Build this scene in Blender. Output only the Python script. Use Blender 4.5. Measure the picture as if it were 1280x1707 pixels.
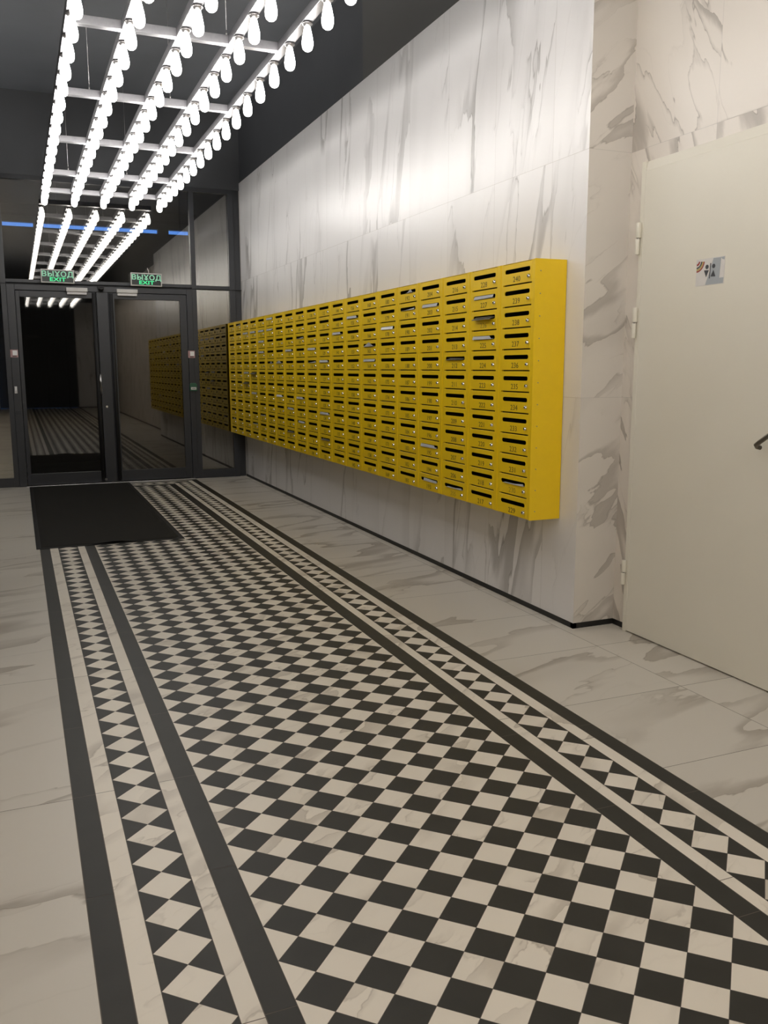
import bpy, bmesh, math, random
from mathutils import Vector, Matrix
random.seed(7)
C = bpy.context.scene.collection
sc = bpy.context.scene
for o in list(bpy.data.objects): bpy.data.objects.remove(o)

# ------------------------------------------------------------------ camera, world, exposure
YAW, PITCH, ROLL, FPX, CAM_H = 0.39204, -0.16371, -0.00208, 1461.1, 1.3615
F = Vector((math.sin(YAW)*math.cos(PITCH), math.cos(YAW)*math.cos(PITCH), math.sin(PITCH)))
R0 = Vector((math.cos(YAW), -math.sin(YAW), 0)); U0 = R0.cross(F)
Rv = R0*math.cos(ROLL) + U0*math.sin(ROLL); Uv = U0*math.cos(ROLL) - R0*math.sin(ROLL)
cd = bpy.data.cameras.new('camera'); cam = bpy.data.objects.new('camera', cd); C.objects.link(cam)
M = Matrix.Identity(4)
for i, v in enumerate((Rv, Uv, -F)):
    for j in range(3): M[j][i] = v[j]
M.translation = (0, 0, CAM_H)
cam.matrix_world = M
cd.sensor_fit = 'VERTICAL'; cd.sensor_height = 36.0; cd.lens = FPX/1707*36.0; cd.clip_start = 0.05
sc.camera = cam
w = bpy.data.worlds.new('world'); sc.world = w; w.use_nodes = True
bg = w.node_tree.nodes['Background']; bg.inputs[0].default_value = (0.10, 0.27, 0.75, 1); bg.inputs[1].default_value = 6.0
sc.view_settings.view_transform = 'Standard'; sc.view_settings.look = 'None'
sc.view_settings.exposure = -0.55; sc.view_settings.gamma = 1.0
try: sc.view_settings.use_curve_mapping = False
except Exception: pass
BULB_STRENGTH = 52.0
TIP_FACTOR = 0.22     # the filaments hang upright, so the bulb's tip gives far less light than its flanks

# ------------------------------------------------------------------ layout (metres; corridor runs along +Y)
YG = 10.9086      # glass front
XR, XB, XD = 2.6213, 2.8728, 2.8437   # mailbox wall, door wall, door frame face
YC = 3.739        # wall corner
XL = -0.58
ZM = 3.5524       # top of the marble
ZC = 4.35         # dark ceiling
YBACK = -10.4

# ------------------------------------------------------------------ materials
def new_mat(name):
    m = bpy.data.materials.new(name); m.use_nodes = True
    nt = m.node_tree; b = nt.nodes['Principled BSDF']
    return m, nt, b
def N(nt, t, **kw):
    n = nt.nodes.new(t)
    for k, v in kw.items():
        if k.startswith('i_'):
            n.inputs[int(k[2:])].default_value = v
        else: setattr(n, k, v)
    return n
def math_n(nt, op, a, b=None, c=None):
    n = nt.nodes.new('ShaderNodeMath'); n.operation = op
    for i, v in enumerate((a, b, c)):
        if v is None: continue
        if isinstance(v, (int, float)): n.inputs[i].default_value = v
        else: nt.links.new(v, n.inputs[i])
    return n.outputs[0]
def simple(name, col, rough=0.5, metal=0.0, spec=0.5, noise=0.06, scale=30, bump=0.0, bscale=200, emit=None, es=0):
    m, nt, b = new_mat(name)
    b.inputs['Roughness'].default_value = rough; b.inputs['Metallic'].default_value = metal
    b.inputs['Specular IOR Level'].default_value = spec
    tc = N(nt, 'ShaderNodeTexCoord'); no = N(nt, 'ShaderNodeTexNoise'); no.inputs['Scale'].default_value = scale; no.inputs['Detail'].default_value = 4
    nt.links.new(tc.outputs['Object'], no.inputs['Vector'])
    mr = N(nt, 'ShaderNodeMapRange'); mr.inputs[3].default_value = 1-noise; mr.inputs[4].default_value = 1+noise
    nt.links.new(no.outputs[0], mr.inputs[0])
    mx = N(nt, 'ShaderNodeMix'); mx.data_type = 'RGBA'; mx.blend_type = 'MULTIPLY'; mx.inputs[0].default_value = 1
    mx.inputs[6].default_value = (*col, 1); nt.links.new(mr.outputs[0], mx.inputs[7]); nt.links.new(mx.outputs[2], b.inputs['Base Color'])
    if bump:
        n2 = N(nt, 'ShaderNodeTexNoise'); n2.inputs['Scale'].default_value = bscale; nt.links.new(tc.outputs['Object'], n2.inputs['Vector'])
        bp = N(nt, 'ShaderNodeBump'); bp.inputs['Strength'].default_value = bump; bp.inputs['Distance'].default_value = 0.001
        nt.links.new(n2.outputs[0], bp.inputs['Height']); nt.links.new(bp.outputs[0], b.inputs['Normal'])
    if emit:
        b.inputs['Emission Color'].default_value = (*emit, 1); b.inputs['Emission Strength'].default_value = es
    return m

def marble(name, base, vein, stretch, lean, rough, width=0.012, amount=1.0, scale=1.0, spec=0.5, cover=(0.44, 0.62)):
    """UVs are metres on the tile (u across, v along the veins) plus a random shift per tile"""
    m, nt, b = new_mat(name); L = nt.links.new
    uv = N(nt, 'ShaderNodeUVMap')
    mp = N(nt, 'ShaderNodeMapping'); mp.vector_type = 'POINT'
    mp.inputs['Scale'].default_value = (1*scale, stretch*scale, 1)
    rt = N(nt, 'ShaderNodeMapping'); rt.vector_type = 'POINT'; rt.inputs['Rotation'].default_value = (0, 0, lean)
    L(uv.outputs[0], rt.inputs[0]); L(rt.outputs[0], mp.inputs[0])
    # warp
    wn = N(nt, 'ShaderNodeTexNoise'); wn.inputs['Scale'].default_value = 2.2; wn.inputs['Detail'].default_value = 5; wn.inputs['Roughness'].default_value = 0.6
    L(mp.outputs[0], wn.inputs['Vector'])
    sub = N(nt, 'ShaderNodeVectorMath', operation='SUBTRACT'); sub.inputs[1].default_value = (.5, .5, .5); L(wn.outputs['Color'], sub.inputs[0])
    scl = N(nt, 'ShaderNodeVectorMath', operation='SCALE'); scl.inputs['Scale'].default_value = 0.28; L(sub.outputs[0], scl.inputs[0])
    add = N(nt, 'ShaderNodeVectorMath', operation='ADD'); L(mp.outputs[0], add.inputs[0]); L(scl.outputs[0], add.inputs[1])
    def ridge(sca, det, off):
        o = N(nt, 'ShaderNodeVectorMath', operation='ADD'); o.inputs[1].default_value = (off, off*1.7, 0); L(add.outputs[0], o.inputs[0])
        n = N(nt, 'ShaderNodeTexNoise'); n.inputs['Scale'].default_value = sca; n.inputs['Detail'].default_value = det; n.inputs['Roughness'].default_value = 0.45
        L(o.outputs[0], n.inputs['Vector'])
        return n.outputs[0]
    n1 = ridge(1.7, 2.5, 3.1); n2 = ridge(3.2, 3, 11.3); msk = ridge(1.3, 2, 23.7); msk2 = ridge(2.0, 2, 41.1); soft = ridge(1.1, 3, 57)
    def band(n, w, lo=0.5):
        d = math_n(nt, 'ABSOLUTE', math_n(nt, 'SUBTRACT', n, lo))
        return d
    def ramp(x, a, c, inv=False):
        r = N(nt, 'ShaderNodeMapRange'); r.interpolation_type = 'SMOOTHSTEP'
        L(x, r.inputs[0]) if not isinstance(x, float) else None
        r.inputs[1].default_value = a; r.inputs[2].default_value = c
        r.inputs[3].default_value = 1 if inv else 0; r.inputs[4].default_value = 0 if inv else 1
        return r.outputs[0]
    m1 = ramp(msk, cover[0], cover[1])
    c1 = math_n(nt, 'SUBTRACT', n1, 0.5); d1 = math_n(nt, 'ABSOLUTE', c1)
    line = math_n(nt, 'MULTIPLY', ramp(d1, 0.0, width*0.30, True), math_n(nt, 'MULTIPLY_ADD', m1, 0.62, 0.05))
    # grey body on one side of the dark edge, fading out
    side = ramp(c1, -0.001, 0.003)
    body = math_n(nt, 'MULTIPLY', math_n(nt, 'MULTIPLY', ramp(c1, width*0.6, width*3.2, True), side), math_n(nt, 'MULTIPLY', m1, 0.50))
    m2 = ramp(msk2, 0.50, 0.64)
    c2 = math_n(nt, 'SUBTRACT', n2, 0.5); d2 = math_n(nt, 'ABSOLUTE', c2)
    v2 = math_n(nt, 'MULTIPLY', ramp(d2, 0.0, width*0.45, True), math_n(nt, 'MULTIPLY', m2, 0.55))
    b2 = math_n(nt, 'MULTIPLY', math_n(nt, 'MULTIPLY', ramp(c2, 0.0, width*2.2, True), ramp(c2, -0.001, 0.003)), math_n(nt, 'MULTIPLY', m2, 0.25))
    sf = math_n(nt, 'MULTIPLY', ramp(soft, 0.5, 0.75), 0.16)
    tot = math_n(nt, 'MULTIPLY', math_n(nt, 'ADD', math_n(nt, 'MAXIMUM', math_n(nt, 'MAXIMUM', line, v2), math_n(nt, 'MAXIMUM', body, b2)), sf), amount)
    mx = N(nt, 'ShaderNodeMix'); mx.data_type = 'RGBA'; mx.clamp_factor = True
    mx.inputs[6].default_value = (*base, 1); mx.inputs[7].default_value = (*vein, 1)
    L(tot, mx.inputs[0]); L(mx.outputs[2], b.inputs['Base Color'])
    b.inputs['Roughness'].default_value = rough; b.inputs['Specular IOR Level'].default_value = spec
    return m

MW = marble('wall_marble_tile', (.77, .755, .75), (.27, .255, .24), 0.17, -0.16, 0.33, width=0.018, amount=1.25, scale=1.5)
MD = marble('entry_marble_tile', (.70, .65, .59), (.22, .19, .16), 0.24, 0.42, 0.34, width=0.022, amount=1.1, scale=2.0, cover=(.38, .56))
MC = marble('corner_marble_tile', (.68, .64, .59), (.22, .19, .16), 0.30, 0.95, 0.34, width=0.024, amount=.85, scale=2.3, cover=(.34, .50))
MF = marble('floor_marble_tile', (.66, .625, .56), (.28, .24, .19), 0.27, 0.30, 0.36, width=0.022, amount=1.15, scale=1.3, spec=.35, cover=(.37, .55))
MS = marble('mosaic_marble_tile', (.85, .795, .70), (.30, .25, .19), 0.4, 0.6, 0.38, width=0.03, amount=0.8, scale=2.2, spec=.3)
DARK = simple('dark_slate_tile', (.034, .033, .028), 0.5, spec=.28, noise=0.22, scale=9, bump=0.1)
GROUT = simple('grout_line', (.14, .12, .10), 0.9)
GROUTW = simple('wall_grout', (.52, .49, .46), 0.8)
YELLOW = simple('yellow_enamel', (.86, .58, .004), 0.38, noise=0.03, bump=0.12, bscale=500)
INNER = simple('shaded_cabinet_inside', (.02, .016, .008), 0.8)  # near-black colour puts the shade inside the slots into the paint
NUMCOL = simple('engraved_number', (.12, .085, .008), 0.6)
FADED = simple('worn_number', (.42, .29, .02), 0.6)
CHROME = simple('chrome', (.75, .74, .72), 0.18, metal=1.0)
STEEL = simple('brushed_steel', (.60, .59, .59), 0.33, metal=1.0, noise=0.12, scale=60)
RAIL = simple('satin_steel_profile', (.36, .355, .37), 0.42, metal=1.0, noise=0.12, scale=60)
SOCK = simple('socket_nickel', (.32, .31, .31), 0.3, metal=0.9)
FRAME = simple('anthracite_aluminium', (.024, .026, .031), 0.42, noise=0.08, bump=0.08)
RUB = simple('black_rubber', (.009, .009, .0095), 0.7)
BLACKW = simple('charcoal_wall_paint', (.055, .058, .064), 0.6, noise=0.1, scale=3)
GREYW = simple('dark_grey_wall_paint', (.082, .080, .076), 0.65, noise=0.08, scale=3)
LEFTW = simple('dark_wall_panel', (.075, .072, .068), 0.4, noise=0.08, scale=2)
CEIL = simple('dark_grey_satin_ceiling', (.13, .138, .155), 0.5, noise=0.15, scale=2)
BASEB = simple('black_skirting', (.010, .010, .009), 0.5)
DOORW = simple('ivory_door_enamel', (.74, .71, .62), 0.42, noise=0.02, scale=4, bump=0.05)
DHAND = simple('dark_satin_handle', (.16, .145, .12), 0.3, metal=0.85)
MAT = simple('black_mat_pile', (.010, .0095, .008), 0.95, noise=0.35, scale=120, bump=0.8, bscale=350)
PAPER = simple('white_paper', (.46, .465, .47), 0.7, noise=0.06, scale=20)
PAPERW = simple('bright_paper', (.82, .82, .82), 0.6)
PAPERD = simple('printed_shaded_flyer', (.13, .12, .09), 0.5, noise=0.5, scale=60)
WHITEP = simple('white_plastic', (.62, .61, .60), 0.4)
SILVERP = simple('silver_plastic', (.50, .49, .47), 0.35)
SIGNBK = simple('sign_dark_green', (.003, .011, .008), 0.4)
SIGNGR = simple('sign_green_letters', (.03, .5, .2), 0.5, emit=(.06, .85, .33), es=0.85)
SIGNPALE = simple('sign_pale_letters', (.25, .55, .38), 0.5, emit=(.22, .62, .40), es=0.40)
SIGNBRD = simple('sign_border', (.50, .49, .46), 0.5)
GREENP = simple('green_plastic', (.02, .10, .055), 0.4)
PINK = simple('sticker_pink', (.42, .25, .25), 0.4)
def bulb_mat():
    m, nt, b = new_mat('glowing_bulb')
    nt.nodes.remove(b); e = N(nt, 'ShaderNodeEmission'); e.inputs[0].default_value = (1.0, .968, .925, 1)
    uv = N(nt, 'ShaderNodeUVMap'); sp = N(nt, 'ShaderNodeSeparateXYZ'); nt.links.new(uv.outputs[0], sp.inputs[0])   # v = depth below the socket
    mr = N(nt, 'ShaderNodeMapRange'); mr.interpolation_type = 'SMOOTHSTEP'; mr.inputs[1].default_value = .085; mr.inputs[2].default_value = .112
    mr.inputs[3].default_value = BULB_STRENGTH; mr.inputs[4].default_value = BULB_STRENGTH*TIP_FACTOR
    nt.links.new(sp.outputs[1], mr.inputs[0]); nt.links.new(mr.outputs[0], e.inputs[1])
    nt.links.new(e.outputs[0], nt.nodes['Material Output'].inputs[0]); return m
BULB = bulb_mat()
def glass_mat(name, tint, ior, rough):
    m, nt, b = new_mat(name); nt.nodes.remove(b)
    g = N(nt, 'ShaderNodeBsdfGlossy'); g.inputs['Roughness'].default_value = rough; g.inputs['Color'].default_value = (.95, .92, .86, 1)
    t = N(nt, 'ShaderNodeBsdfTransparent'); t.inputs[0].default_value = (*tint, 1)
    fr = N(nt, 'ShaderNodeFresnel'); fr.inputs[0].default_value = ior
    mx = N(nt, 'ShaderNodeMixShader'); nt.links.new(fr.outputs[0], mx.inputs[0]); nt.links.new(t.outputs[0], mx.inputs[1]); nt.links.new(g.outputs[0], mx.inputs[2])
    nt.links.new(mx.outputs[0], nt.nodes['Material Output'].inputs[0]); return m
GLASS = glass_mat('smoked_glass', (.55, .57, .58), 2.6, 0.012)
GLASSD = glass_mat('dark_door_glass', (.30, .31, .32), 2.0, 0.02)

# ------------------------------------------------------------------ mesh helpers
def link(name, me, parent=None, loc=None):
    o = bpy.data.objects.new(name, me); C.objects.link(o)
    if parent is not None: o.parent = parent
    if loc is not None: o.location = loc
    return o
class MB:
    def __init__(s): s.v = []; s.f = []; s.m = []; s.sm = []; s.uv = []
    def quad(s, pts, mi=0, uv=None, smooth=False):
        b = len(s.v); s.v += [tuple(p) for p in pts]; s.f.append(tuple(range(b, b+len(pts)))); s.m.append(mi); s.sm.append(smooth)
        s.uv.append(uv if uv else [(p[0], p[1]) for p in pts])
    def box(s, x0, x1, y0, y1, z0, z1, mi=0):
        if x0 > x1: x0, x1 = x1, x0
        if y0 > y1: y0, y1 = y1, y0
        if z0 > z1: z0, z1 = z1, z0
        b = len(s.v)
        s.v += [(x0,y0,z0),(x1,y0,z0),(x1,y1,z0),(x0,y1,z0),(x0,y0,z1),(x1,y0,z1),(x1,y1,z1),(x0,y1,z1)]
        for f in ((0,3,2,1),(4,5,6,7),(0,1,5,4),(1,2,6,5),(2,3,7,6),(3,0,4,7)):
            s.f.append(tuple(b+i for i in f)); s.m.append(mi); s.sm.append(False); s.uv.append([(0,0)]*4)
        return s
    def lathe(s, prof, c=(0,0,0), axis='Z', n=12, mi=0, smooth=True, cap=True):
        """prof: list of (radius, height) along axis"""
        b = len(s.v)
        for r, h in prof:
            for i in range(n):
                a = 2*math.pi*i/n; u, v = r*math.cos(a), r*math.sin(a)
                p = {'Z': (u, v, h), 'X': (h, u, v), 'Y': (v, h, u)}[axis]
                s.v.append((c[0]+p[0], c[1]+p[1], c[2]+p[2]))
        for k in range(len(prof)-1):
            for i in range(n):
                j = (i+1) % n
                s.f.append((b+k*n+i, b+k*n+j, b+(k+1)*n+j, b+(k+1)*n+i)); s.m.append(mi); s.sm.append(smooth); s.uv.append([(0,-prof[k][1]), (0,-prof[k][1]), (0,-prof[k+1][1]), (0,-prof[k+1][1])])
        if cap:
            s.f.append(tuple(b+i for i in range(n))[::-1]); s.f.append(tuple(b+(len(prof)-1)*n+i for i in range(n)))
            for hh in (prof[0][1], prof[-1][1]): s.m.append(mi); s.sm.append(False); s.uv.append([(0,-hh)]*n)
        return s
    def tube(s, pts, r, n=10, mi=0):
        pts = [Vector(p) for p in pts]; b = len(s.v)
        for k, p in enumerate(pts):
            t = (pts[min(k+1, len(pts)-1)] - pts[max(k-1, 0)]).normalized()
            a = t.cross(Vector((0, 0, 1)));
            if a.length < 0.05: a = t.cross(Vector((0, 1, 0)))
            a.normalize(); c2 = t.cross(a)
            for i in range(n):
                an = 2*math.pi*i/n; s.v.append(tuple(p + a*r*math.cos(an) + c2*r*math.sin(an)))
        for k in range(len(pts)-1):
            for i in range(n):
                j = (i+1) % n; s.f.append((b+k*n+i, b+k*n+j, b+(k+1)*n+j, b+(k+1)*n+i)); s.m.append(mi); s.sm.append(True); s.uv.append([(0,0)]*4)
        s.f.append(tuple(b+i for i in range(n))); s.f.append(tuple(b+(len(pts)-1)*n+i for i in range(n))[::-1])
        for _ in range(2): s.m.append(mi); s.sm.append(False); s.uv.append([(0,0)]*n)
        return s
    def prism(s, pts, d, mi=0):
        """pts: planar 3D outline, d: extrusion vector"""
        d = Vector(d); n = len(pts); b = len(s.v)
        s.v += [tuple(p) for p in pts] + [tuple(Vector(p)+d) for p in pts]
        s.f.append(tuple(b+i for i in range(n))); s.f.append(tuple(b+n+i for i in range(n))[::-1])
        for _ in range(2): s.m.append(mi); s.sm.append(False); s.uv.append([(0,0)]*n)
        for i in range(n):
            j = (i+1) % n; s.f.append((b+i, b+n+i, b+n+j, b+j)); s.m.append(mi); s.sm.append(False); s.uv.append([(0,0)]*4)
        return s
    def mesh(s, name, mats, fix=True):
        me = bpy.data.meshes.new(name); me.from_pydata(s.v, [], s.f)
        if not isinstance(mats, (list, tuple)): mats = [mats]
        for m in mats: me.materials.append(m)
        me.polygons.foreach_set('material_index', s.m); me.polygons.foreach_set('use_smooth', s.sm)
        ul = me.uv_layers.new(name='UVMap'); flat = []
        for u in s.uv:
            for c in u: flat += [c[0], c[1]]
        ul.data.foreach_set('uv', flat)
        me.update()
        if fix:
            bm = bmesh.new(); bm.from_mesh(me); bmesh.ops.recalc_face_normals(bm, faces=bm.faces); bm.to_mesh(me); bm.free()
        return me
    def build(s, name, mats, parent=None, loc=None, bevel=0, fix=True):
        o = link(name, s.mesh(name, mats, fix), parent, loc)
        if bevel:
            md = o.modifiers.new('bevel', 'BEVEL'); md.width = bevel; md.segments = 2; md.limit_method = 'ANGLE'
        return o
def tag(o, label=None, cat=None, group=None, kind=None):
    if label: o['label'] = label
    if cat: o['category'] = cat
    if group: o['group'] = group
    if kind: o['kind'] = kind
    return o
def empty(name, loc):
    o = bpy.data.objects.new(name, None); o.empty_display_size = 0.1; C.objects.link(o); o.location = loc; return o
def struct(o): o['kind'] = 'structure'; return o
_txt = {}
def text_mesh(s, size, sx=1.0, ext=0.0006, bold=0.0, mat=None):
    k = (s, size, sx, bold, mat.name)
    if k in _txt: return _txt[k]
    cu = bpy.data.curves.new('lettering', 'FONT'); cu.body = s; cu.size = size; cu.extrude = ext; cu.offset = bold
    cu.align_x = 'CENTER'; cu.align_y = 'CENTER'; cu.resolution_u = 3; cu.space_character = 1.05
    ob = bpy.data.objects.new('tmp', cu); C.objects.link(ob)
    dg = bpy.context.evaluated_depsgraph_get(); me = bpy.data.meshes.new_from_object(ob.evaluated_get(dg))
    bpy.data.objects.remove(ob); bpy.data.curves.remove(cu)
    me.transform(Matrix.Diagonal((sx, 1, 1, 1))); me.materials.clear(); me.materials.append(mat); _txt[k] = me
    return me
ROT_X = Matrix(((0, 0, -1, 0), (-1, 0, 0, 0), (0, 1, 0, 0), (0, 0, 0, 1)))   # lettering facing -X, reading toward -Y
ROT_Y = Matrix(((1, 0, 0, 0), (0, 0, -1, 0), (0, 1, 0, 0), (0, 0, 0, 1)))    # lettering facing -Y

# ------------------------------------------------------------------ floor
S = [0.0785, 0.1476, 0.2079, 0.3483, 0.4011, 0.4740, 1.5794, 1.6551, 1.7030, 1.8432, 1.8988, 1.9657]
fl = MB(); G = 0.0012; Z1 = 0.0
rnd = random.Random(3)
def tile_rect(mb, x0, x1, y0, y1, mi, z=0.0, g=G, swap=True):
    ou, ov = rnd.uniform(0, 60), rnd.uniform(0, 60)
    pts = [(x0+g, y0+g, z), (x1-g, y0+g, z), (x1-g, y1-g, z), (x0+g, y1-g, z)]
    uv = [(p[1]+ou, p[0]+ov) if swap else (p[0]+ou, p[1]+ov) for p in pts]
    mb.quad(pts, mi, uv)
def tile_poly(mb, pts, mi, z=0.0, shrink=0.985):
    ou, ov = rnd.uniform(0, 60), rnd.uniform(0, 60); a = rnd.uniform(-.5, .5)
    cx = sum(p[0] for p in pts)/len(pts); cy = sum(p[1] for p in pts)/len(pts)
    q = [(cx+(p[0]-cx)*shrink, cy+(p[1]-cy)*shrink, z) for p in pts]
    mb.quad(q, mi, [(p[1]+ou, p[0]+ov) for p in q])
YE = 10.44; Y0F = -10.3
# materials: 0 large marble, 1 mosaic marble, 2 dark, 3 grout
def cuts(a, b, ph, L):
    k = math.floor((a-ph)/L); out = [a]
    while ph+(k+1)*L < b-0.02:
        k += 1
        if ph+k*L > a+0.02: out.append(ph+k*L)
    out.append(b); return out
def strip(x0, x1, y0, y1, mi, ph, L, swap=True):
    c = cuts(y0, y1, ph, L)
    for a, b in zip(c[:-1], c[1:]): tile_rect(fl, x0, x1, a, b, mi)
FE = [YE, 10.51, 10.56, 10.70, 10.755, 10.825]      # border turning across at the doors
strip(S[0], S[1], Y0F, FE[5], 2, 2.805, 0.585); strip(S[10], S[11], Y0F, FE[5], 2, 2.66, 0.585)
strip(S[1], S[2], Y0F, FE[4], 1, 2.81, 1.17); strip(S[9], S[10], Y0F, FE[4], 1, 2.55, 1.17)
strip(S[3], S[4], Y0F, FE[2], 1, 1.632, 1.18); strip(S[7], S[8], Y0F, FE[2], 1, 1.652, 1.18)
strip(S[4], S[5], Y0F, FE[1], 2, 2.23, 0.59); strip(S[6], S[7], Y0F, FE[1], 2, 2.10, 0.59)
for (a, b, mi, xa, xb) in ((FE[4], FE[5], 2, S[1], S[10]), (FE[3], FE[4], 1, S[2], S[9]), (FE[1], FE[2], 1, S[4], S[7]), (FE[0], FE[1], 2, S[5], S[6])):
    n = 3
    for k in range(n): tile_rect(fl, xa+(xb-xa)*k/n, xa+(xb-xa)*(k+1)/n, a, b, mi)
DY = 0.1365; DX = (S[6]-S[5])/8; PH = 1.659
# checker field of diamonds (clipped to half tiles at the edges)
k0 = int(math.floor((Y0F-PH)/DY)); k1 = int((YE-PH)/DY)
def clip(pts, xa, xb, ya, yb):
    def cl(p, ax, v, sg):
        out = []
        for i in range(len(p)):
            a, b = p[i], p[(i+1) % len(p)]; ia = (a[ax]-v)*sg >= -1e-9; ib = (b[ax]-v)*sg >= -1e-9
            if ia: out.append(a)
            if ia != ib:
                t = (v-a[ax])/(b[ax]-a[ax]); out.append((a[0]+t*(b[0]-a[0]), a[1]+t*(b[1]-a[1])))
        return out
    for ax, v, sg in ((0, xa, 1), (0, xb, -1), (1, ya, 1), (1, yb, -1)):
        pts = cl(pts, ax, v, sg)
        if len(pts) < 3: return None
    return pts
def dia(cx, cy, dx, dy): return [(cx-dx/2, cy), (cx, cy-dy/2), (cx+dx/2, cy), (cx, cy+dy/2)]
for k in range(k0, k1+2):
    yt = PH+k*DY
    for i in range(8):
        p = clip(dia(S[5]+(i+.5)*DX, yt, DX, DY), S[5], S[6], Y0F, YE)
        if p: tile_poly(fl, p, 2)
    for i in range(9):
        p = clip(dia(S[5]+i*DX, yt+DY/2, DX, DY), S[5], S[6], Y0F, YE)
        if p: tile_poly(fl, p, 1)
def border(xa, xb, ph):
    W_ = xb-xa
    for k in range(k0, k1+5):
        yt = ph+k*DY
        if yt-DY/2 < Y0F or yt+DY/2 > FE[3]: continue
        tile_poly(fl, dia((xa+xb)/2, yt, W_, DY), 1)
        for xs, xc in ((xa, (xa+xb)/2), (xb, (xa+xb)/2)):
            tile_poly(fl, [(xs, yt), (xc, yt+DY/2), (xs, yt+DY)], 2)
border(S[2], S[3], PH); border(S[8], S[9], PH+0.02)
nx = 10
for k in range(nx):
    wx = (S[8]-S[3])/nx; cx = S[3]+(k+.5)*wx; cy = (FE[2]+FE[3])/2
    tile_poly(fl, dia(cx, cy, wx, FE[3]-FE[2]), 1)
    tile_poly(fl, [(cx, FE[2]), (cx+wx, FE[2]), (cx+wx/2, cy)], 2); tile_poly(fl, [(cx, FE[3]), (cx+wx/2, cy), (cx+wx, FE[3])], 2)
# large marble tiles either side and across at the glass
def big(xa, xb, ph, L, ya=Y0F, yb=YG+2.7):
    c = cuts(ya, yb, ph, L)
    for a, b in zip(c[:-1], c[1:]): tile_rect(fl, xa, xb, a, b, 0)
big(XL-.02, S[0], 2.8004, 1.2); big(S[11], 2.5635, 2.2493, 0.6005); big(2.5635, 2.90, 2.2493, 0.6005)
for k in range(3): tile_rect(fl, S[0]+(S[11]-S[0])*k/3, S[0]+(S[11]-S[0])*(k+1)/3, FE[5], YG+2.7, 0)
fl.quad([(XL-.05, YBACK-.1, -.0006), (2.95, YBACK-.1, -.0006), (2.95, YG+2.75, -.0006), (XL-.05, YG+2.75, -.0006)], 3)
fl.box(XL-.05, 2.95, YBACK-.1, YG+2.75, -.12, -.001, 3)
struct(fl.build('floor', [MF, MS, DARK, GROUT], fix=False))

# ------------------------------------------------------------------ walls
def wall_tiles(mb, axis, c, a0, a1, joints, zj, mi=0):
    """axis 'X': plane x=c spanning y; axis 'Y': plane y=c spanning x. tiles sit sign*0.0 proud of backing"""
    g = 0.0008
    js = sorted([a0]+[j for j in joints if a0+.01 < j < a1-.01]+[a1]); zs = zj
    for u0, u1 in zip(js[:-1], js[1:]):
        for z0, z1 in zip(zs[:-1], zs[1:]):
            ou, ov = rnd.uniform(0, 60), rnd.uniform(0, 60)
            uu0 = u0+(g if u0 != a0 else 0); uu1 = u1-(g if u1 != a1 else 0); zz0 = z0+(g if z0 != zs[0] else 0); zz1 = z1-(g if z1 != zs[-1] else 0)
            P = [(uu0, zz0), (uu1, zz0), (uu1, zz1), (uu0, zz1)]
            pts = [((c, p[0], p[1]) if axis == 'X' else (p[0], c, p[1])) for p in P]
            mb.quad(pts, mi, [(p[0]+ou, p[1]+ov) for p in P])
    return mb
BB = 0.0293
wr = MB()
wall_tiles(wr, 'X', XR, YC, YG, [4.0555+.6*k for k in range(13)], [BB, 1.2067, 2.4017, ZM], 0)
wall_tiles(wr, 'Y', YC, XR, XB+.01, [], [BB, 1.2067, 2.4017, ZM], 2)
wr.box(XR+.0008, XR+.45, YC+.0008, YG+.16, 0.0, ZM-.0005, 1)
struct(wr.build('wall_right', [MW, GROUTW, MC], fix=False))
wd = MB()
wall_tiles(wd, 'X', XB, YBACK, YC, [3.162-.6*k for k in range(24)], [BB, 1.2067, 2.4017, ZM], 0)
wd.box(XB+.0008, XB+.25, YBACK, YC, 0.0, ZM-.0005, 1)
struct(wd.build('wall_entry', [MD, GROUTW], fix=False))
wl = MB()
YL = 4.2      # unseen, tones set for light bounce: pale marble up to here, dark panelling beyond
wall_tiles(wl, 'X', XL, YBACK, YL, [YL-.6*k for k in range(1, 25)], [BB, 1.2067, 2.4017, ZM], 2)
wl.box(XL-.2, XL-.0008, YBACK, YL, 0.0, ZM-.0005, 3)
wl.box(XL-.2, XL, YL, YG+.16, 0.0, ZM, 0)
for k in range(6): wl.box(XL, XL+.006, YL+1.2*k, YL+.01+1.2*k, .03, ZM, 1)
struct(wl.build('wall_left', [LEFTW, FRAME, MD, GROUTW], fix=False))
wb = MB()
wall_tiles(wb, 'Y', YBACK, 1.94, XB, [], [BB, 1.2067, 2.4017, ZM], 0)
wb.box(1.94, 3.1, YBACK-.15, YBACK-.001, 0, ZM, 1)
wb.box(XL-.2, 1.94, YBACK-.25, YBACK-.12, 0, ZM, 2)
for x in (0.30, 0.95, 1.60, 1.88): wb.box(x, x+.05, YBACK-.12, YBACK-.07, 0, ZM, 3)
wb.box(XL-.2, 1.94, YBACK-.12, YBACK-.07, 2.35, 2.45, 3)
struct(wb.build('wall_back', [MW, GROUTW, BLACKW, FRAME], fix=False))
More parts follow.
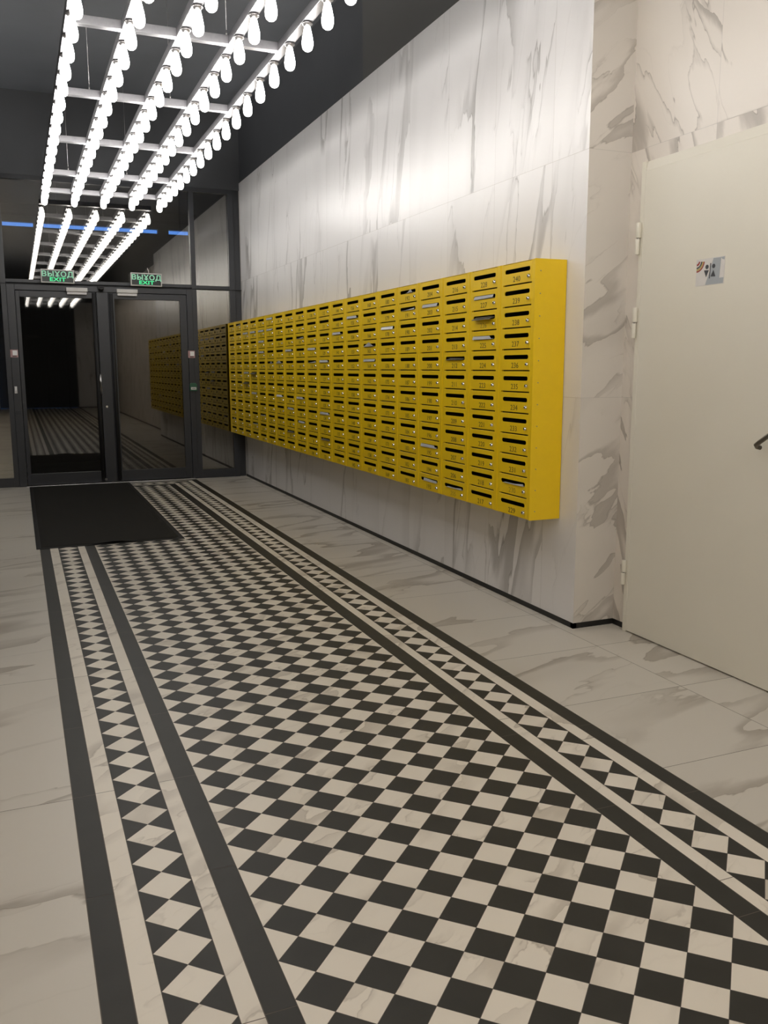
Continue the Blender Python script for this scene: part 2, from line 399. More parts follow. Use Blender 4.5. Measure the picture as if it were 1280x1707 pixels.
# black painted wall above the marble
up = MB()
up.box(XR+.012, XR+.5, 6.768, YG+.02, ZM, ZC, 0); up.box(XR+.006, XR+.5, YC+.0, 6.768, ZM, ZC, 1); up.box(XB+.006, XB+.25, YBACK, YC, ZM, ZC, 1)
up.box(XL-.2, XL-.012, YBACK, YG+.02, ZM, ZC, 0); up.box(XL-.2, 3.1, YBACK-.25, YBACK-.01, ZM, ZC, 0)
struct(up.build('trim_1', [BLACKW, GREYW]))
fg = MB(); fg.box(XL-.2, XR+.5, YG+.005, YG+.14, 3.47, ZC, 0)
struct(fg.build('wall_front', [BLACKW]))
struct(MB().box(XL-.2, 3.15, YBACK-.25, YG+.14, ZC, ZC+.1).build('ceiling', [CEIL]))
# skirting
sk = MB()
sk.box(XR-.002, XR+.02, YC-.002, YG-.0, 0, BB); sk.box(XR-.002, XB-.002, YC-.002, YC+.02, 0, BB); sk.box(XB-.002, XB+.02, 3.62, YC, 0, BB)
struct(sk.build('baseboard_right', [BASEB]))
struct(MB().box(XL-.02, XL+.002, YBACK, YG, 0, BB).build('baseboard_left', [BASEB]))
struct(MB().box(XB-.002, XB+.02, YBACK, 2.585, 0, BB).build('baseboard_entry', [BASEB]))
struct(MB().box(1.94, XB-.002, YBACK, YBACK+.002, 0, BB).build('baseboard_back', [BASEB]))

# ------------------------------------------------------------------ entrance vestibule beyond the glass
ve = MB(); YV = 13.6
ve.box(XL-.2, XL, YG+.14, YV, 0, 3.6, 0); ve.box(XR, XR+.2, YG+.14, YV, 0, 3.6, 0); ve.box(XL-.2, XR+.2, YG+.14, YV+.1, 3.6, 3.7, 0)
struct(ve.build('wall_vestibule', [BLACKW]))
ow = MB(); zs0, zs1 = 3.300, 3.362
ow.box(XL-.2, XR+.2, YV, YV+.1, 0, zs0, 0); ow.box(XL-.2, XR+.2, YV, YV+.1, zs1, 3.6, 0)
openings = [(-0.055, 0.345), (0.478, 2.045), (2.20, 2.50)]
xs = [XL-.2]+[v for o_ in openings for v in o_]+[XR+.2]
for a, b in zip(xs[0::2], xs[1::2]): ow.box(a, b, YV, YV+.1, zs0, zs1, 0)
ow.box(XL-.2, XR+.2, YV-.015, YV, 3.44, 3.478, 1)
struct(ow.build('wall_outer', [BLACKW, FRAME]))

# ------------------------------------------------------------------ glass front
def post(name, x0, x1, z0, z1, y0=YG, y1=YG+.08, m=FRAME, bevel=.003):
    return struct(MB().box(x0, x1, y0, y1, z0, z1).build(name, [m], bevel=bevel))
fr = MB()
fr.box(2.474, 2.542, YG, YG+.08, 0, 3.42); fr.box(2.545, XR, YG+.035, YG+.08, 0, 3.47)
fr.box(2.0125, 2.068, YG, YG+.08, 0, 3.42); fr.box(-.105, -.050, YG, YG+.08, 0, 3.42); fr.box(XL, XL+.06, YG, YG+.08, 0, 3.42)
fr.box(XL, 2.545, YG, YG+.08, 3.42, 3.47)                       # top rail
fr.box(-.050, 2.0125, YG+.002, YG+.08, 2.309, 2.346)             # transom rail above the doors
fr.box(2.068, 2.474, YG+.002, YG+.08, 2.298, 2.340); fr.box(XL+.06, -.105, YG+.002, YG+.08, 2.298, 2.340)
fr.box(XL, 2.62, YG-.006, YG+.02, 2.292, 2.300, 1)                 # dark bead
fr.box(2.068, 2.474, YG+.002, YG+.08, 0, .106); fr.box(XL+.06, -.105, YG+.002, YG+.08, 0, .106)
struct(fr.build('trim_2', [FRAME, RUB], bevel=.002))
def pane(name, x0, x1, z0, z1, mat=GLASS):
    return struct(MB().box(x0-.004, x1+.004, YG+.035, YG+.041, z0-.004, z1+.004).build(name, [mat]))
pane('window_1', 2.068, 2.474, .106, 2.298); pane('window_2', 2.068, 2.474, 2.340, 3.42)
pane('window_3', -.050, 2.0125, 2.346, 3.42); pane('window_4', XL+.06, -.105, .106, 2.298); pane('window_5', XL+.06, -.105, 2.340, 3.42)
# door frame around both leaves
df = MB()
df.box(-.049, .036, YG-.004, YG+.07, 0, 2.290); df.box(1.945, 2.0120, YG-.004, YG+.07, 0, 2.290); df.box(.036, 1.945, YG-.004, YG+.07, 2.227, 2.290)
df.box(.909, 1.038, YG-.002, YG+.07, .012, 2.226)
dframe = struct(df.build('trim_3', [FRAME], bevel=.003))
def leaf(name, x0, x1, gx0, gx1, roller_x, swing):
    root = empty(name, (x0, YG, 0)); struct(root)
    f = MB(); A, B = YG+.0, YG+.055
    for a, b, z0, z1 in ((x0, gx0, .014, 2.221), (gx1, x1, .014, 2.221), (gx0, gx1, .014, .144), (gx0, gx1, 2.153, 2.221)): f.box(a, b, A, B, z0, z1)
    o = f.build('door_frame', [FRAME], bevel=.002); o.parent = root; o.matrix_parent_inverse = Matrix.Translation((-x0, -YG, 0))
    g = MB().box(gx0-.004, gx1+.004, YG+.024, YG+.030, .140, 2.157).build('glass_pane', [GLASSD]); g.parent = root; g.matrix_parent_inverse = Matrix.Translation((-x0, -YG, 0))
    r = MB().lathe([(.024, .02), (.024, 2.215)], (roller_x, YG+.003, 0), n=16).build('finger_guard', [RUB]); r.parent = root; r.matrix_parent_inverse = Matrix.Translation((-x0, -YG, 0))
    return root
def child(o, root):
    o.parent = root; o.matrix_parent_inverse = Matrix.Translation(-root.location); return o
dl = leaf('door_2', .040, .906, .082, .860, .882, 1); dr = leaf('door_3', 1.041, 1.941, 1.106, 1.862, 1.070, -1)
child(MB().tube([(.905, YG-.012, 1.285), (.905, YG-.045, 1.275), (.905, YG-.056, 1.23), (.905, YG-.056, 1.11), (.905, YG-.045, 1.07), (.905, YG-.012, 1.06)], .010).build('door_handle', [STEEL]), dl)
child(MB().lathe([(.013, -.012), (.016, 0)], (.962, YG-.001, .907), 'Y', 14).build('lock_cylinder', [CHROME]), dframe)
child(MB().lathe([(.016, -.02), (.016, 0)], (.909, YG-.001, .045), 'Y', 12).build('door_stop', [CHROME]), dframe)
struct(MB().box(.025, 1.966, YG-.06, YG-.004, 0, .009).build('trim_4', [STEEL], bevel=.002))   # threshold

# things fixed on the glass front
def on(o, root): o.parent = root; return o
def exit_sign(cx, cz, w_, h_, label, tilt, hook):
    y = YG-.055; r = empty('exit_sign', (cx, y, cz-h_/2)); tag(r, label, 'sign', 'illuminated exit signs over the doors')
    r.rotation_euler = (0, tilt, 0)
    def loc(mb, name, mats, **k): return mb.build(name, mats, r, **k)
    loc(MB().box(-w_/2, w_/2, 0, .045, 0, h_), 'housing', [SIGNBRD], bevel=.003)
    loc(MB().box(-w_/2+.012, w_/2-.012, -.002, 0, .012, h_-.012), 'sign_face', [SIGNBK])
    for s, zz, sz, sx, mt, nm in (('ВЫХОД', h_*.635, .079, 1.12, SIGNPALE, 'upper_lettering'), ('EXIT', h_*.255, .058, 1.42, SIGNGR, 'lower_lettering')):
        me = text_mesh(s, sz, sx, .0008, .0016, mt); o = link(nm, me, r); o.matrix_local = Matrix.Translation((0, -.003, zz)) @ ROT_Y
    if hook:
        loc(MB().tube([(.03, .02, h_), (.03, .02, h_+.035), (.018, .02, h_+.045), (.018, .02, h_+.06)], .005), 'cable_stub', [WHITEP])
    return r
exit_sign(.4965, 2.384, .355, .150, 'green lettered exit sign above the left door of the glass entrance', .012, False)
exit_sign(1.476, 2.381, .357, .150, 'green lettered exit sign above the right door, with a short white cable on top', .012, True)
def sensor(x0, x1, label):
    r = empty('door_sensor', ((x0+x1)/2, YG, 2.19)); w_ = (x1-x0)/2; tag(r, label, 'sensor', 'pale sensor boxes over the doors')
    MB().box(-w_, w_, -.055, .0, .032, .075).build('upper_housing', [SILVERP], r, bevel=.004)
    MB().box(-w_*.93, w_*.93, -.040, .0, .0, .031).build('lower_housing', [WHITEP], r, bevel=.004)
sensor(.580, .812, 'pale two-step sensor box on the header of the left glass door')
sensor(1.135, 1.372, 'pale two-step sensor box on the header of the right glass door')
r = empty('dome_camera', (.962, YG-.004, 2.262)); tag(r, 'small black dome on the header between the two glass doors', 'camera')
MB().box(-.036, .036, -.02, 0, -.002, .034).build('mount', [RUB], r, bevel=.004)
prof = [(.0005+.032*math.sin(a), -.032*math.cos(a)) for a in [i*math.pi/2/6 for i in range(7)]]
MB().lathe(prof, (0, -.036, .0), 'Z', 16).build('dome', [simple('black_dome', (.008, .008, .009), .08)], r)
def sticker(x, z, label):
    r = empty('notice_sticker', (x, YG-.005, z)); tag(r, label, 'sticker', 'square stickers on the door frame posts')
    MB().box(-.041, .041, -.0015, 0, -.043, .043).build('backing', [PINK], r)
    MB().box(-.016, .033, -.0025, -.0015, -.020, .034).build('printed_panel', [PAPERW], r)
    MB().box(-.020, .024, -.003, -.0025, -.034, -.026).build('printed_line', [RUB], r)
sticker(-.012, 1.523, 'square pink and white sticker on the frame post left of the left door')
sticker(1.979, 1.521, 'square pink and white sticker on the frame post right of the right door')
r = empty('small_plate', (-.020, YG-.005, 1.115)); tag(r, 'small white switch plate low on the frame post left of the left door', 'switch')
MB().box(-.014, .014, -.008, 0, -.040, .040).build('plate', [WHITEP], r, bevel=.002)
MB().box(-.010, .010, -.011, -.008, -.006, .032).build('rocker', [PAPERW], r, bevel=.001)
r = empty('exit_button', (1.985, YG-.005, 1.124)); tag(r, 'green exit button box on the frame post right of the right door', 'button')
MB().box(-.044, .044, -.03, 0, -.045, .040).build('housing', [GREENP], r, bevel=.004)
MB().prism([(-.038, -.001, .040), (.038, -.001, .040), (.028, -.001, .052), (-.028, -.001, .052)], (0, -.026, 0)).build('hood', [GREENP], r)
MB().box(-.032, .032, -.034, -.03, -.028, .002).build('push_plate', [WHITEP], r, bevel=.001)
MB().box(-.022, .022, -.0355, -.034, -.016, -.010).build('printed_line', [GREENP], r)

# ------------------------------------------------------------------ doormat
mt = MB(); mx0, mx1, my0, my1 = .052, 1.168, 7.03, 10.845
root = empty('door_mat', ((mx0+mx1)/2, (my0+my1)/2, 0)); tag(root, 'large black doormat lying on the mosaic floor in front of the left glass door', 'doormat')
hw, hl = (mx1-mx0)/2, (my1-my0)/2
MB().box(-hw, hw, -hl, hl, 0.0005, .004).build('rubber_border', [RUB], root, bevel=.0015)
p = MB(); nxp, nyp = 22, 60
for i in range(nxp):
    for j in range(nyp):
        def P(a, b):
            x = (-hw+.03)+(2*hw-.06)*a/nxp; y = (-hl+.02)+(2*hl-.05)*b/nyp
            z = .0085 + .012*math.exp(-((x-.02)/.09)**2 - ((y+hl-.03)/.03)**2)
            if a in (0, nxp) or b in (0, nyp) and not (b == 0 and abs(x-.02) < .2): z = .0035
            return (x, y, z)
        p.quad([P(i, j), P(i+1, j), P(i+1, j+1), P(i, j+1)], 0, smooth=True)
p.build('carpet_pile', [MAT], root)

# ------------------------------------------------------------------ white door on the right
DY1, DY0 = 3.6188, 2.560   # hinge side, lock side
dm = empty('door_1', (XD, DY1, 0)); struct(dm)
f = MB()
f.box(XD, XB+.03, DY1-.030, DY1, 0, 2.3302); f.box(XD, XB+.03, DY0, DY0+.030, 0, 2.3302); f.prism([(XD+.0008, DY0+.030, 2.2838), (XD+.014, DY0+.030, 2.3302), (XB+.03, DY0+.030, 2.3302), (XB+.03, DY0+.030, 2.2838)], (0, DY1-DY0-.060, 0))
child(f.build('door_frame', [DOORW], bevel=.0012), dm)
lf = child(MB().box(XD+.0010, XB+.02, DY0+.0301, DY1-.0301, .008, 2.2837).build('door_panel', [DOORW]), dm)
for za, zb in ((.250, .378), (1.501, 1.648), (1.900, 2.050)):
    zm = (za+zb)/2
    h = MB().lathe([(.0125, zm+.003), (.0125, zb)], (XD-.013, DY1-.010, 0), n=14); h.lathe([(.0112, za), (.0112, zm-.003)], (XD-.013, DY1-.006, 0), n=14)
    h.lathe([(.004, zm-.004), (.004, zm+.004)], (XD-.013, DY1-.008, 0), n=8, mi=1)
    h.box(XD-.010, XD+.001, DY1-.016, DY1-.006, zm+.006, zb-.004)
    child(h.build('door_hinge', [DOORW, SOCK], bevel=.001), dm)
hd = MB(); hx = XD-.055; hy = 2.640
hd.lathe([(.026, -.006), (.026, .004)], (XD, hy, 1.105), 'X', 20)
hd.tube([(XD, hy, 1.105), (hx+.008, hy, 1.105), (hx, hy+.008, 1.103), (hx, hy+.035, 1.088), (hx, hy+.085, 1.055), (hx+.002, hy+.104, 1.042), (hx+.012, hy+.108, 1.034), (hx+.030, hy+.108, 1.030)], .0095, 12)
ho = child(hd.build('door_handle', [DHAND]), dm)
# toilet sign
r = empty('toilet_sign', (XD+.002, 3.124, 1.716)); tag(r, 'small white and grey toilet sign with man and woman pictograms on the ivory door', 'sign')
c_grey = simple('sign_grey', (.36, .39, .42), .4); c_dk = simple('sign_charcoal', (.045, .048, .055), .5); c_red = simple('sign_red', (.30, .03, .02), .5)
c_yel = simple('sign_yellow', (.45, .34, .05), .5); c_wh = simple('sign_white', (.66, .64, .62), .35)
W2, H2 = .0865, .1155
MB().box(-.002, 0, -W2, W2, 0, H2).build('plate', [c_wh], r, bevel=.0006)
def flat(name, pts, mat, d=.0006, x=-.002):   # pts in (u right, v up), u measured from left edge
    MB().prism([(x, W2-u, v) for u, v in pts], (-d, 0, 0)).build(name, [mat], r)
flat('grey_band', [(.062, .002), (.168, .002), (.170, .026), (.145, .026), (.150, .112), (.106, .113), (.080, .045), (.072, .026)], c_grey)
flat('grey_edge', [(.150, .112), (.171, .113), (.171, .100), (.157, .104)], c_grey)
def disc(cu, cv, ru, rv): return [(cu+ru*math.cos(a), cv+rv*math.sin(a)) for a in [2*math.pi*i/18 for i in range(18)]]
flat('man_head', disc(.068, .079, .0095, .0095), c_dk, .0012); flat('woman_head', disc(.109, .079, .0095, .0095), c_dk, .0012)
flat('man_body', [(.051, .066), (.080, .064), (.065, .036)], c_dk, .0012); flat('woman_body', [(.109, .063), (.122, .034), (.093, .036)], c_dk, .0012)
flat('divider', [(.084, .028), (.089, .028), (.092, .093), (.088, .093)], c_dk, .0012)
def arc(r0, r1, a0, a1, cu, cv):
    n = 8; return [(cu+r0*math.cos(a0+(a1-a0)*i/n), cv+r0*math.sin(a0+(a1-a0)*i/n)) for i in range(n+1)]+[(cu+r1*math.cos(a1-(a1-a0)*i/n), cv+r1*math.sin(a1-(a1-a0)*i/n)) for i in range(n+1)]
for r0, r1, mt_ in ((.048, .042, c_red), (.040, .035, c_yel), (.033, .026, c_dk), (.020, .012, c_red)):
    flat('swirl', arc(r0, r1, -math.pi/2, -.10, .004, .108), mt_, .0008)

# ------------------------------------------------------------------ lamp grid
ZS = 3.232; RX = [0.392, 0.697, 1.000, 1.302, 1.603]; PITCHB = .3435; YB0 = 10.466
lg = empty('ceiling_lamp_grid', (1.0, 5.0, ZS)); tag(lg, 'long suspended steel lamp grid with five rows of glowing pear shaped bulbs', 'lamp')
def lp(x, y, z): return (x-1.0, y-5.0, z-ZS)
nb = 48; yend = YB0-PITCHB*(nb-1)-.18
RT = ZS+.006+.052
for x in RX:
    child_o = MB().box(*[v for v in (x-1.0-.027, x-1.0+.027)], yend-5.0, 10.60-5.0, .006, .058).build('rail', [RAIL], lg, bevel=.002)
yb = [10.575]+[9.605-1.3735*k for k in range(13)]
for y in yb:
    for a, b in zip(RX[:-1], RX[1:]):
        MB().box(a-1.0+.027, b-1.0-.027, y-5.0-.024, y-5.0+.024, .006, .056).build('crossbar', [RAIL], lg, bevel=.002)
# pear shaped bulb hanging down
def bulb_prof(off=0):
    pr = [(.0135, -.006), (.0150, -.014), (.0190, -.030), (.0245, -.055), (.0295, -.080), (.0320, -.100), (.0312, -.118), (.0255, -.134), (.0150, -.143), (.004, -.146)]
    return pr
bm_me = MB().lathe(bulb_prof(), n=14).mesh('bulb', [BULB])
sk_me = MB().lathe([(.024, .006), (.031, .002), (.031, -.005), (.022, -.011), (.017, -.018), (.0125, -.019)], n=14).mesh('bulb_socket', [SOCK])
def inview(P):
    q = Vector(P)-Vector((0, 0, CAM_H)); d = q.dot(F)
    if d < .1: return False
    u = 640+FPX*q.dot(Rv)/d; v = 853.5-FPX*q.dot(Uv)/d
    return -15 < u < 1295 and v > -2
stuffb, stuffs = [], []; cnt = 0
for x in RX:
    for k in range(nb):
        y = YB0-PITCHB*k
        if inview((x, y, ZS-.146)) and cnt < 100:
            b = link('bulb', bm_me, lg, lp(x, y, ZS)); s = link('bulb_socket', sk_me, lg, lp(x, y, ZS)); cnt += 1
        else: stuffb.append(lp(x, y, ZS))
print('bulbs in view', cnt, 'others', len(stuffb))
for nm, prof_, mt_ in (('bulb', bulb_prof(), BULB), ('bulb_socket', [(.024, .006), (.031, .002), (.031, -.005), (.022, -.011), (.017, -.018), (.0125, -.019)], SOCK)):
    mb = MB()
    for c in stuffb: mb.lathe(prof_, c, n=10)
    tag(mb.build(nm, [mt_], lg), kind='stuff')
for y, xs_ in ((9.605, (.6, 1.16)), (6.858, (.6, 1.16)), (5.485, (1.27,)), (4.11, (.6, 1.16)), (1.36, (.6, 1.16)), (-2.76, (.6, 1.16))):
    for x in xs_:
        MB().tube([lp(x, y, ZS+.056), lp(x, y, ZC)], .0016, 6).build('suspension_cable', [STEEL], lg)
        MB().lathe([(.006, .056), (.006, .075), (.003, .09)], lp(x, y, ZS), n=10).build('cable_clamp', [STEEL], lg)

# added lamps, unseen behind the camera, to warm and brighten the near end
ADDED_LAMP_STRENGTH = 115.0
SCM = simple('added_warm_lamp_shade', (.8, .7, .55), .5, emit=(1.0, .82, .54), es=ADDED_LAMP_STRENGTH)
for yl, lb in ((-.55, 'added unseen warm lamp on the left marble wall, the nearer of two'), (-2.95, 'added unseen warm lamp on the left marble wall, the farther of two')):
    r = empty('added_wall_lamp', (XL, yl, 2.75)); tag(r, lb, 'lamp', 'added unseen lamps lighting the near end')
    MB().box(0, .02, -.09, .09, 0, .40).build('back_plate', [STEEL], r, bevel=.003)
    MB().box(.021, .085, -.08, .08, .02, .38).build('added_lamp_shade', [SCM], r, bevel=.012)

# ------------------------------------------------------------------ mailboxes
YM0, UP, NR, ZT, ZN = 3.8956, .3494, 12, 1.8971, .5673
RP = (ZT-ZN)/NR; DEP = XR-2.4356; DW = .283; DH = RP-.0065
def slot_door():
    """plate in YZ, front at x=0 (facing -X), thickness to +X, letter slot cut through"""
    m = MB(); sw, sh = .126, .0112; sz = RP/2-.0405           # slot centre height from door centre
    inner = []
    n = 5
    for (cy, a0) in ((sw-sh, -90), (-(sw-sh), 90)):
        for i in range(n+1):
            a = math.radians(a0+180*i/n); inner.append((cy+sh*math.cos(a), sz+sh*math.sin(a)))
    hy, hz = DW/2, DH/2; outer = []
    for (y, z) in inner:
        if y > sw-sh-1e-6:
            if abs(z-(sz-sh)) < 1e-6: q = (hy, -hz)
            elif abs(z-(sz+sh)) < 1e-6: q = (hy, hz)
            else: q = (hy, -hz+(z-(sz-sh))/(2*sh)*2*hz)
        else:
            if abs(z-(sz-sh)) < 1e-6: q = (-hy, -hz)
            elif abs(z-(sz+sh)) < 1e-6: q = (-hy, hz)
            else: q = (-hy, -hz+(z-(sz-sh))/(2*sh)*2*hz)
        outer.append(q)
    T = .004; n2 = len(inner); bev = .0012
    for i in range(n2):
        j = (i+1) % n2
        a, b, c, d = outer[i], outer[j], inner[j], inner[i]
        ai = (a[0]-math.copysign(bev, a[0]), a[1]-(math.copysign(bev, a[1]) if abs(abs(a[1])-hz) < 1e-6 else 0)); bi = (b[0]-math.copysign(bev, b[0]), b[1]-(math.copysign(bev, b[1]) if abs(abs(b[1])-hz) < 1e-6 else 0))
        m.quad([(0, *ai), (0, *bi), (0, *c), (0, *d)])
        m.quad([(bev, *a), (bev, *b), (0, *bi), (0, *ai)]); m.quad([(bev, *a), (bev, *b), (T, *b), (T, *a)])
        m.quad([(0, *d), (0, *c), (T, *c), (T, *d)])
        m.quad([(T, *a), (T, *b), (T, *c), (T, *d)])
    me = m.mesh('door', [YELLOW], fix=False)
    bm = bmesh.new(); bm.from_mesh(me); bmesh.ops.remove_doubles(bm, verts=bm.verts, dist=1e-5); bmesh.ops.recalc_face_normals(bm, faces=bm.faces); bm.to_mesh(me); bm.free()
    return me
door_me = slot_door()
_t = text_mesh('240', 1.0, 1.0, 0, 0, NUMCOL)          # digit size: 27 mm high, three digits 71 mm wide
NSIZE = .028/(max(v.co.y for v in _t.vertices)-min(v.co.y for v in _t.vertices))
NSX = .070/((max(v.co.x for v in _t.vertices)-min(v.co.x for v in _t.vertices))*NSIZE)
print('digits', NSIZE, NSX)
lk = MB().lathe([(.0105, 0), (.0105, -.003), (.0085, -.0055), (.0085, -.009), (.006, -.011), (.001, -.0115)], axis='X', n=14)
lk.box(-.0125, -.0112, -.001, .001, -.005, .005, 1)
lock_me = lk.mesh('lock', [CHROME, RUB])
def body_mesh():
    m = MB(); h = UP/2-.0004; t = .0015; H_ = ZT-ZN
    x0 = -DEP
    m.box(x0, 0, -h, -h+t, 0, H_); m.box(x0, 0, h-t, h, 0, H_); m.box(x0, 0, -h, h, 0, t); m.box(x0+.001, 0, -h, h, H_-t, H_); m.box(-t, 0, -h, h, 0, H_)
    for s_ in (-1, 1):       # front posts either side of the doors, with a raised lip at the joint
        m.box(x0+.0004, x0+.012, s_*(DW/2+.001), s_*(h), 0, H_); m.box(x0-.002, x0+.004, s_*(h-.006), s_*h, 0, H_)
    for r_ in range(1, NR):
        m.box(x0+.009, -.002, -h+t, h-t, r_*RP-.0006, r_*RP+.0006, 1)
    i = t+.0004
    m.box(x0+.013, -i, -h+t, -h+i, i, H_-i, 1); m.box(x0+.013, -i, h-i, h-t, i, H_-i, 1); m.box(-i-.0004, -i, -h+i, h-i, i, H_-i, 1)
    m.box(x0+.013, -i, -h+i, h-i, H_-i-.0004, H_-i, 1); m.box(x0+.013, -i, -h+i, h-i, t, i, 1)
    return m
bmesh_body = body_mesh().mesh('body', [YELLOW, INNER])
body_end = MB().box(-DEP-.003, -.002, -UP/2-.0025, -UP/2-.0005, -.002, ZT-ZN+.001).mesh('side_panel', [YELLOW])
ORD = 'first second third fourth fifth sixth seventh eighth ninth tenth eleventh twelfth thirteenth fourteenth fifteenth sixteenth seventeenth eighteenth nineteenth last'.split()
for col in range(20):
    yc = YM0+UP*(col+.5); lo, hi = 240-12*col-11, 240-12*col
    r = empty('mailbox_cabinet', (XR-.001, yc, ZN))
    lab = 'first mailbox column at the wall corner, with the plain yellow side panel' if col == 0 else ('last mailbox column, at the far end beside the glass front' if col == 19 else '%s yellow mailbox column counting from the wall corner, doors numbered %d to %d' % (ORD[col], lo, hi))
    tag(r, lab, 'mailbox', 'yellow mailbox columns on the marble wall')
    link('body', bmesh_body, r)
    if col == 0:
        ep = link('side_panel', body_end, r); rv = MB()
        for k in range(12): rv.lathe([(.0032, 0), (.0032, -.0012), (.001, -.0018)], (-DEP+.030, -UP/2-.0025, .045+k*.1115), 'Y', 8)
        rv.build('rivets', [SOCK], r)
    for row in range(NR):
        num = hi-row; zc = ZT-ZN-RP*(row+.5)-.0008
        d = link('door', door_me, r, (-DEP-.0005, 0, zc))
        l = link('lock', lock_me, d, (0, -.1175, -.0225))
        fm = FADED if num in (230, 226, 205) else NUMCOL
        t = link('door_number', text_mesh(str(num), NSIZE, NSX, .0004, 0, fm), d); t.matrix_local = Matrix.Translation((-.0004, .004, -.0295)) @ ROT_X
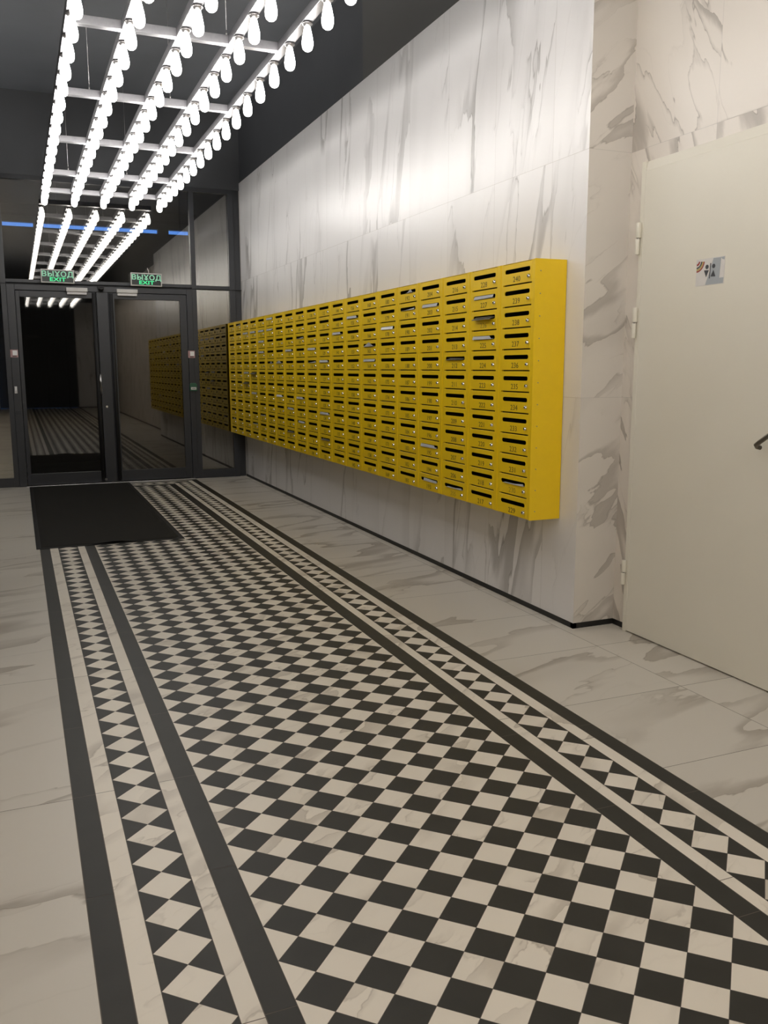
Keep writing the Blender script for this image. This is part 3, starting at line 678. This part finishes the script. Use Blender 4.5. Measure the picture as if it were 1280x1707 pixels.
# mail sticking out of slots
def mail(num, kind, rng):
    col = (240-num)//12; row = (240-num) % 12
    yc = YM0+UP*(col+.5); zs_ = ZT-RP*row-.0405-.0008; x = XR-.001-DEP-.0005
    m = MB(); t = .0012; mat = PAPER; desc = ''
    def sheet(pts_front, back=.09, out=.004):
        # pts_front: outline (y left->right offset from centre, z) drawn on the slot plane, sheet bends back into the box
        pass
    y = lambda u: -u     # u right in view = -Y
    if kind == 'full':
        a, b = -.117+rng.uniform(0, .010), .112-rng.uniform(0, .016); dz = rng.uniform(-.003, .003)
        m.prism([(-.006, y(a), -.009), (-.006, y(b), -.009+dz), (.0, y(b), .0085), (.0, y(a), .0085)], (.0015, 0, 0)); m.prism([(0, y(a), -.0092), (0, y(b), -.0092+dz), (.008, y(b), -.0085), (.008, y(a), -.0085)], (0, 0, t)); desc = 'pale folded letter filling %s'
    elif kind == 'cut':
        a, b = -.120, .055+rng.uniform(0, .03)
        m.prism([(-.008, y(a), -.0085), (-.008, y(b+.03), -.0085), (-.002, y(b), .0085), (-.002, y(a), .0095)], (.0015, 0, 0)); m.prism([(-.008, y(a), -.0092), (-.008, y(b+.03), -.0092), (.008, y(b+.03), -.006), (.008, y(a), -.006)], (0, 0, t)); desc = 'slant cornered letter in %s'
    elif kind == 'right':
        a, b = -.075, .115
        m.prism([(-.006, y(a), -.009), (-.006, y(b), -.010), (-.001, y(b), .003), (-.001, y(a), .008)], (.0015, 0, 0)); m.prism([(-.006, y(a), -.0095), (-.006, y(b), -.0095), (.008, y(b), -.007), (.008, y(a), -.007)], (0, 0, t)); desc = 'pale rolled leaflet in %s'
    elif kind == 'peak':
        m.prism([(-.010, y(-.10), -.011), (-.010, y(.10), -.009), (-.014, y(.02), .020)], (.0015, 0, 0)); m.prism([(-.010, y(-.1), -.0095), (-.010, y(.1), -.0095), (.008, y(.1), -.008), (.008, y(-.1), -.008)], (0, 0, t)); desc = 'pointed grey paper in %s'
    elif kind == 'tip':
        m.prism([(-.006, y(.00), -.009), (-.006, y(.085), -.009), (-.009, y(.065), .013)], (.0012, 0, 0)); m.prism([(-.006, y(-.02), -.0095), (-.006, y(.085), -.0095), (.008, y(.085), -.008), (.008, y(-.02), -.008)], (0, 0, t)); desc = 'white paper corner in %s'
    elif kind == 'low':
        m.prism([(-.006, y(-.05), -.010), (-.006, y(.11), -.010), (-.002, y(.11), .001), (-.002, y(.05), -.003)], (.0012, 0, 0)); m.prism([(-.006, y(-.09), -.0097), (-.006, y(.11), -.0097), (.008, y(.11), -.0085), (.008, y(-.09), -.0085)], (0, 0, t)); desc = 'thin paper edge in %s'
    elif kind == 'droop':
        mat = PAPERD  # dark tone takes in the shaded underside of the jutting sheet
        m.prism([(.008, y(-.10), .0), (.008, y(.11), .0), (-.004, y(.11), -.004), (-.004, y(-.10), -.004)], (0, 0, t))
        for (xa, za, xb_, zb_) in ((-.004, -.004, -.016, -.007), (-.016, -.007, -.026, -.014)):
            m.prism([(xa, y(-.10), za), (xa, y(.11), za), (xb_, y(.11), zb_), (xb_, y(-.10), zb_)], (0, 0, t))
        m.prism([(.006, y(-.10), .003), (.006, y(.09), .003), (-.018, y(.09), -.003), (-.018, y(-.08), -.003)], (0, 0, t)); desc = 'flyer with underside shade in its dark colour, hanging from %s'
    elif kind == 'dark':
        mat = PAPERD
        m.prism([(.008, y(-.11), -.004), (.008, y(.11), -.006), (-.010, y(.11), -.0095), (-.010, y(-.11), -.0095)], (0, 0, .0016)); m.prism([(.008, y(-.1), .002), (.008, y(.11), -.001), (-.004, y(.11), -.003), (-.004, y(-.02), -.006)], (0, 0, .0016)); desc = 'dark flyer in %s'
    if num in (178, 161+0, 77): mat = PAPERW
    o = m.build('letter' if kind not in ('droop', 'dark') else 'flyer', [mat], None, (x, yc, zs_))
    tag(o, desc % ('the %s slot down, %s mailbox column from the corner' % ('top' if row == 0 else ORD[row], ORD[col])), 'letter' if kind not in ('droop', 'dark') else 'flyer', 'mail sticking out of the mailbox slots')
rg = random.Random(11)
def nm(c, r_): return 240-12*c-r_
MAIL = [(230, 'low'), (227, 'full'), (226, 'droop'), (225, 'cut'), (212, 'dark'), (205, 'low'), (203, 'full'), (195, 'cut'), (193, 'right'), (192, 'tip'), (191, 'low'), (178, 'full'), (165, 'peak'), (164, 'full'), (155, 'cut'), (142, 'cut'),
        (nm(9, 4), 'cut'), (nm(9, 8), 'cut'), (nm(9, 10), 'dark'), (nm(10, 3), 'full'), (nm(10, 4), 'low'), (nm(11, 2), 'low'), (nm(11, 7), 'cut'), (nm(11, 9), 'right'), (nm(12, 3), 'cut'), (nm(12, 8), 'right'), (nm(12, 10), 'dark'),
        (nm(13, 4), 'peak'), (nm(13, 7), 'cut'), (nm(14, 0), 'full'), (nm(14, 1), 'full'), (nm(14, 4), 'tip'), (nm(15, 1), 'full'), (nm(15, 2), 'full'), (nm(15, 3), 'cut'), (nm(15, 9), 'low'), (nm(16, 1), 'cut'), (nm(16, 5), 'droop'), (nm(16, 7), 'full'), (nm(16, 10), 'low'),
        (nm(17, 1), 'full'), (nm(17, 5), 'full'), (nm(17, 6), 'droop'), (nm(18, 0), 'low'), (nm(19, 10), 'tip')]
for n_, k_ in MAIL: mail(n_, k_, rg)
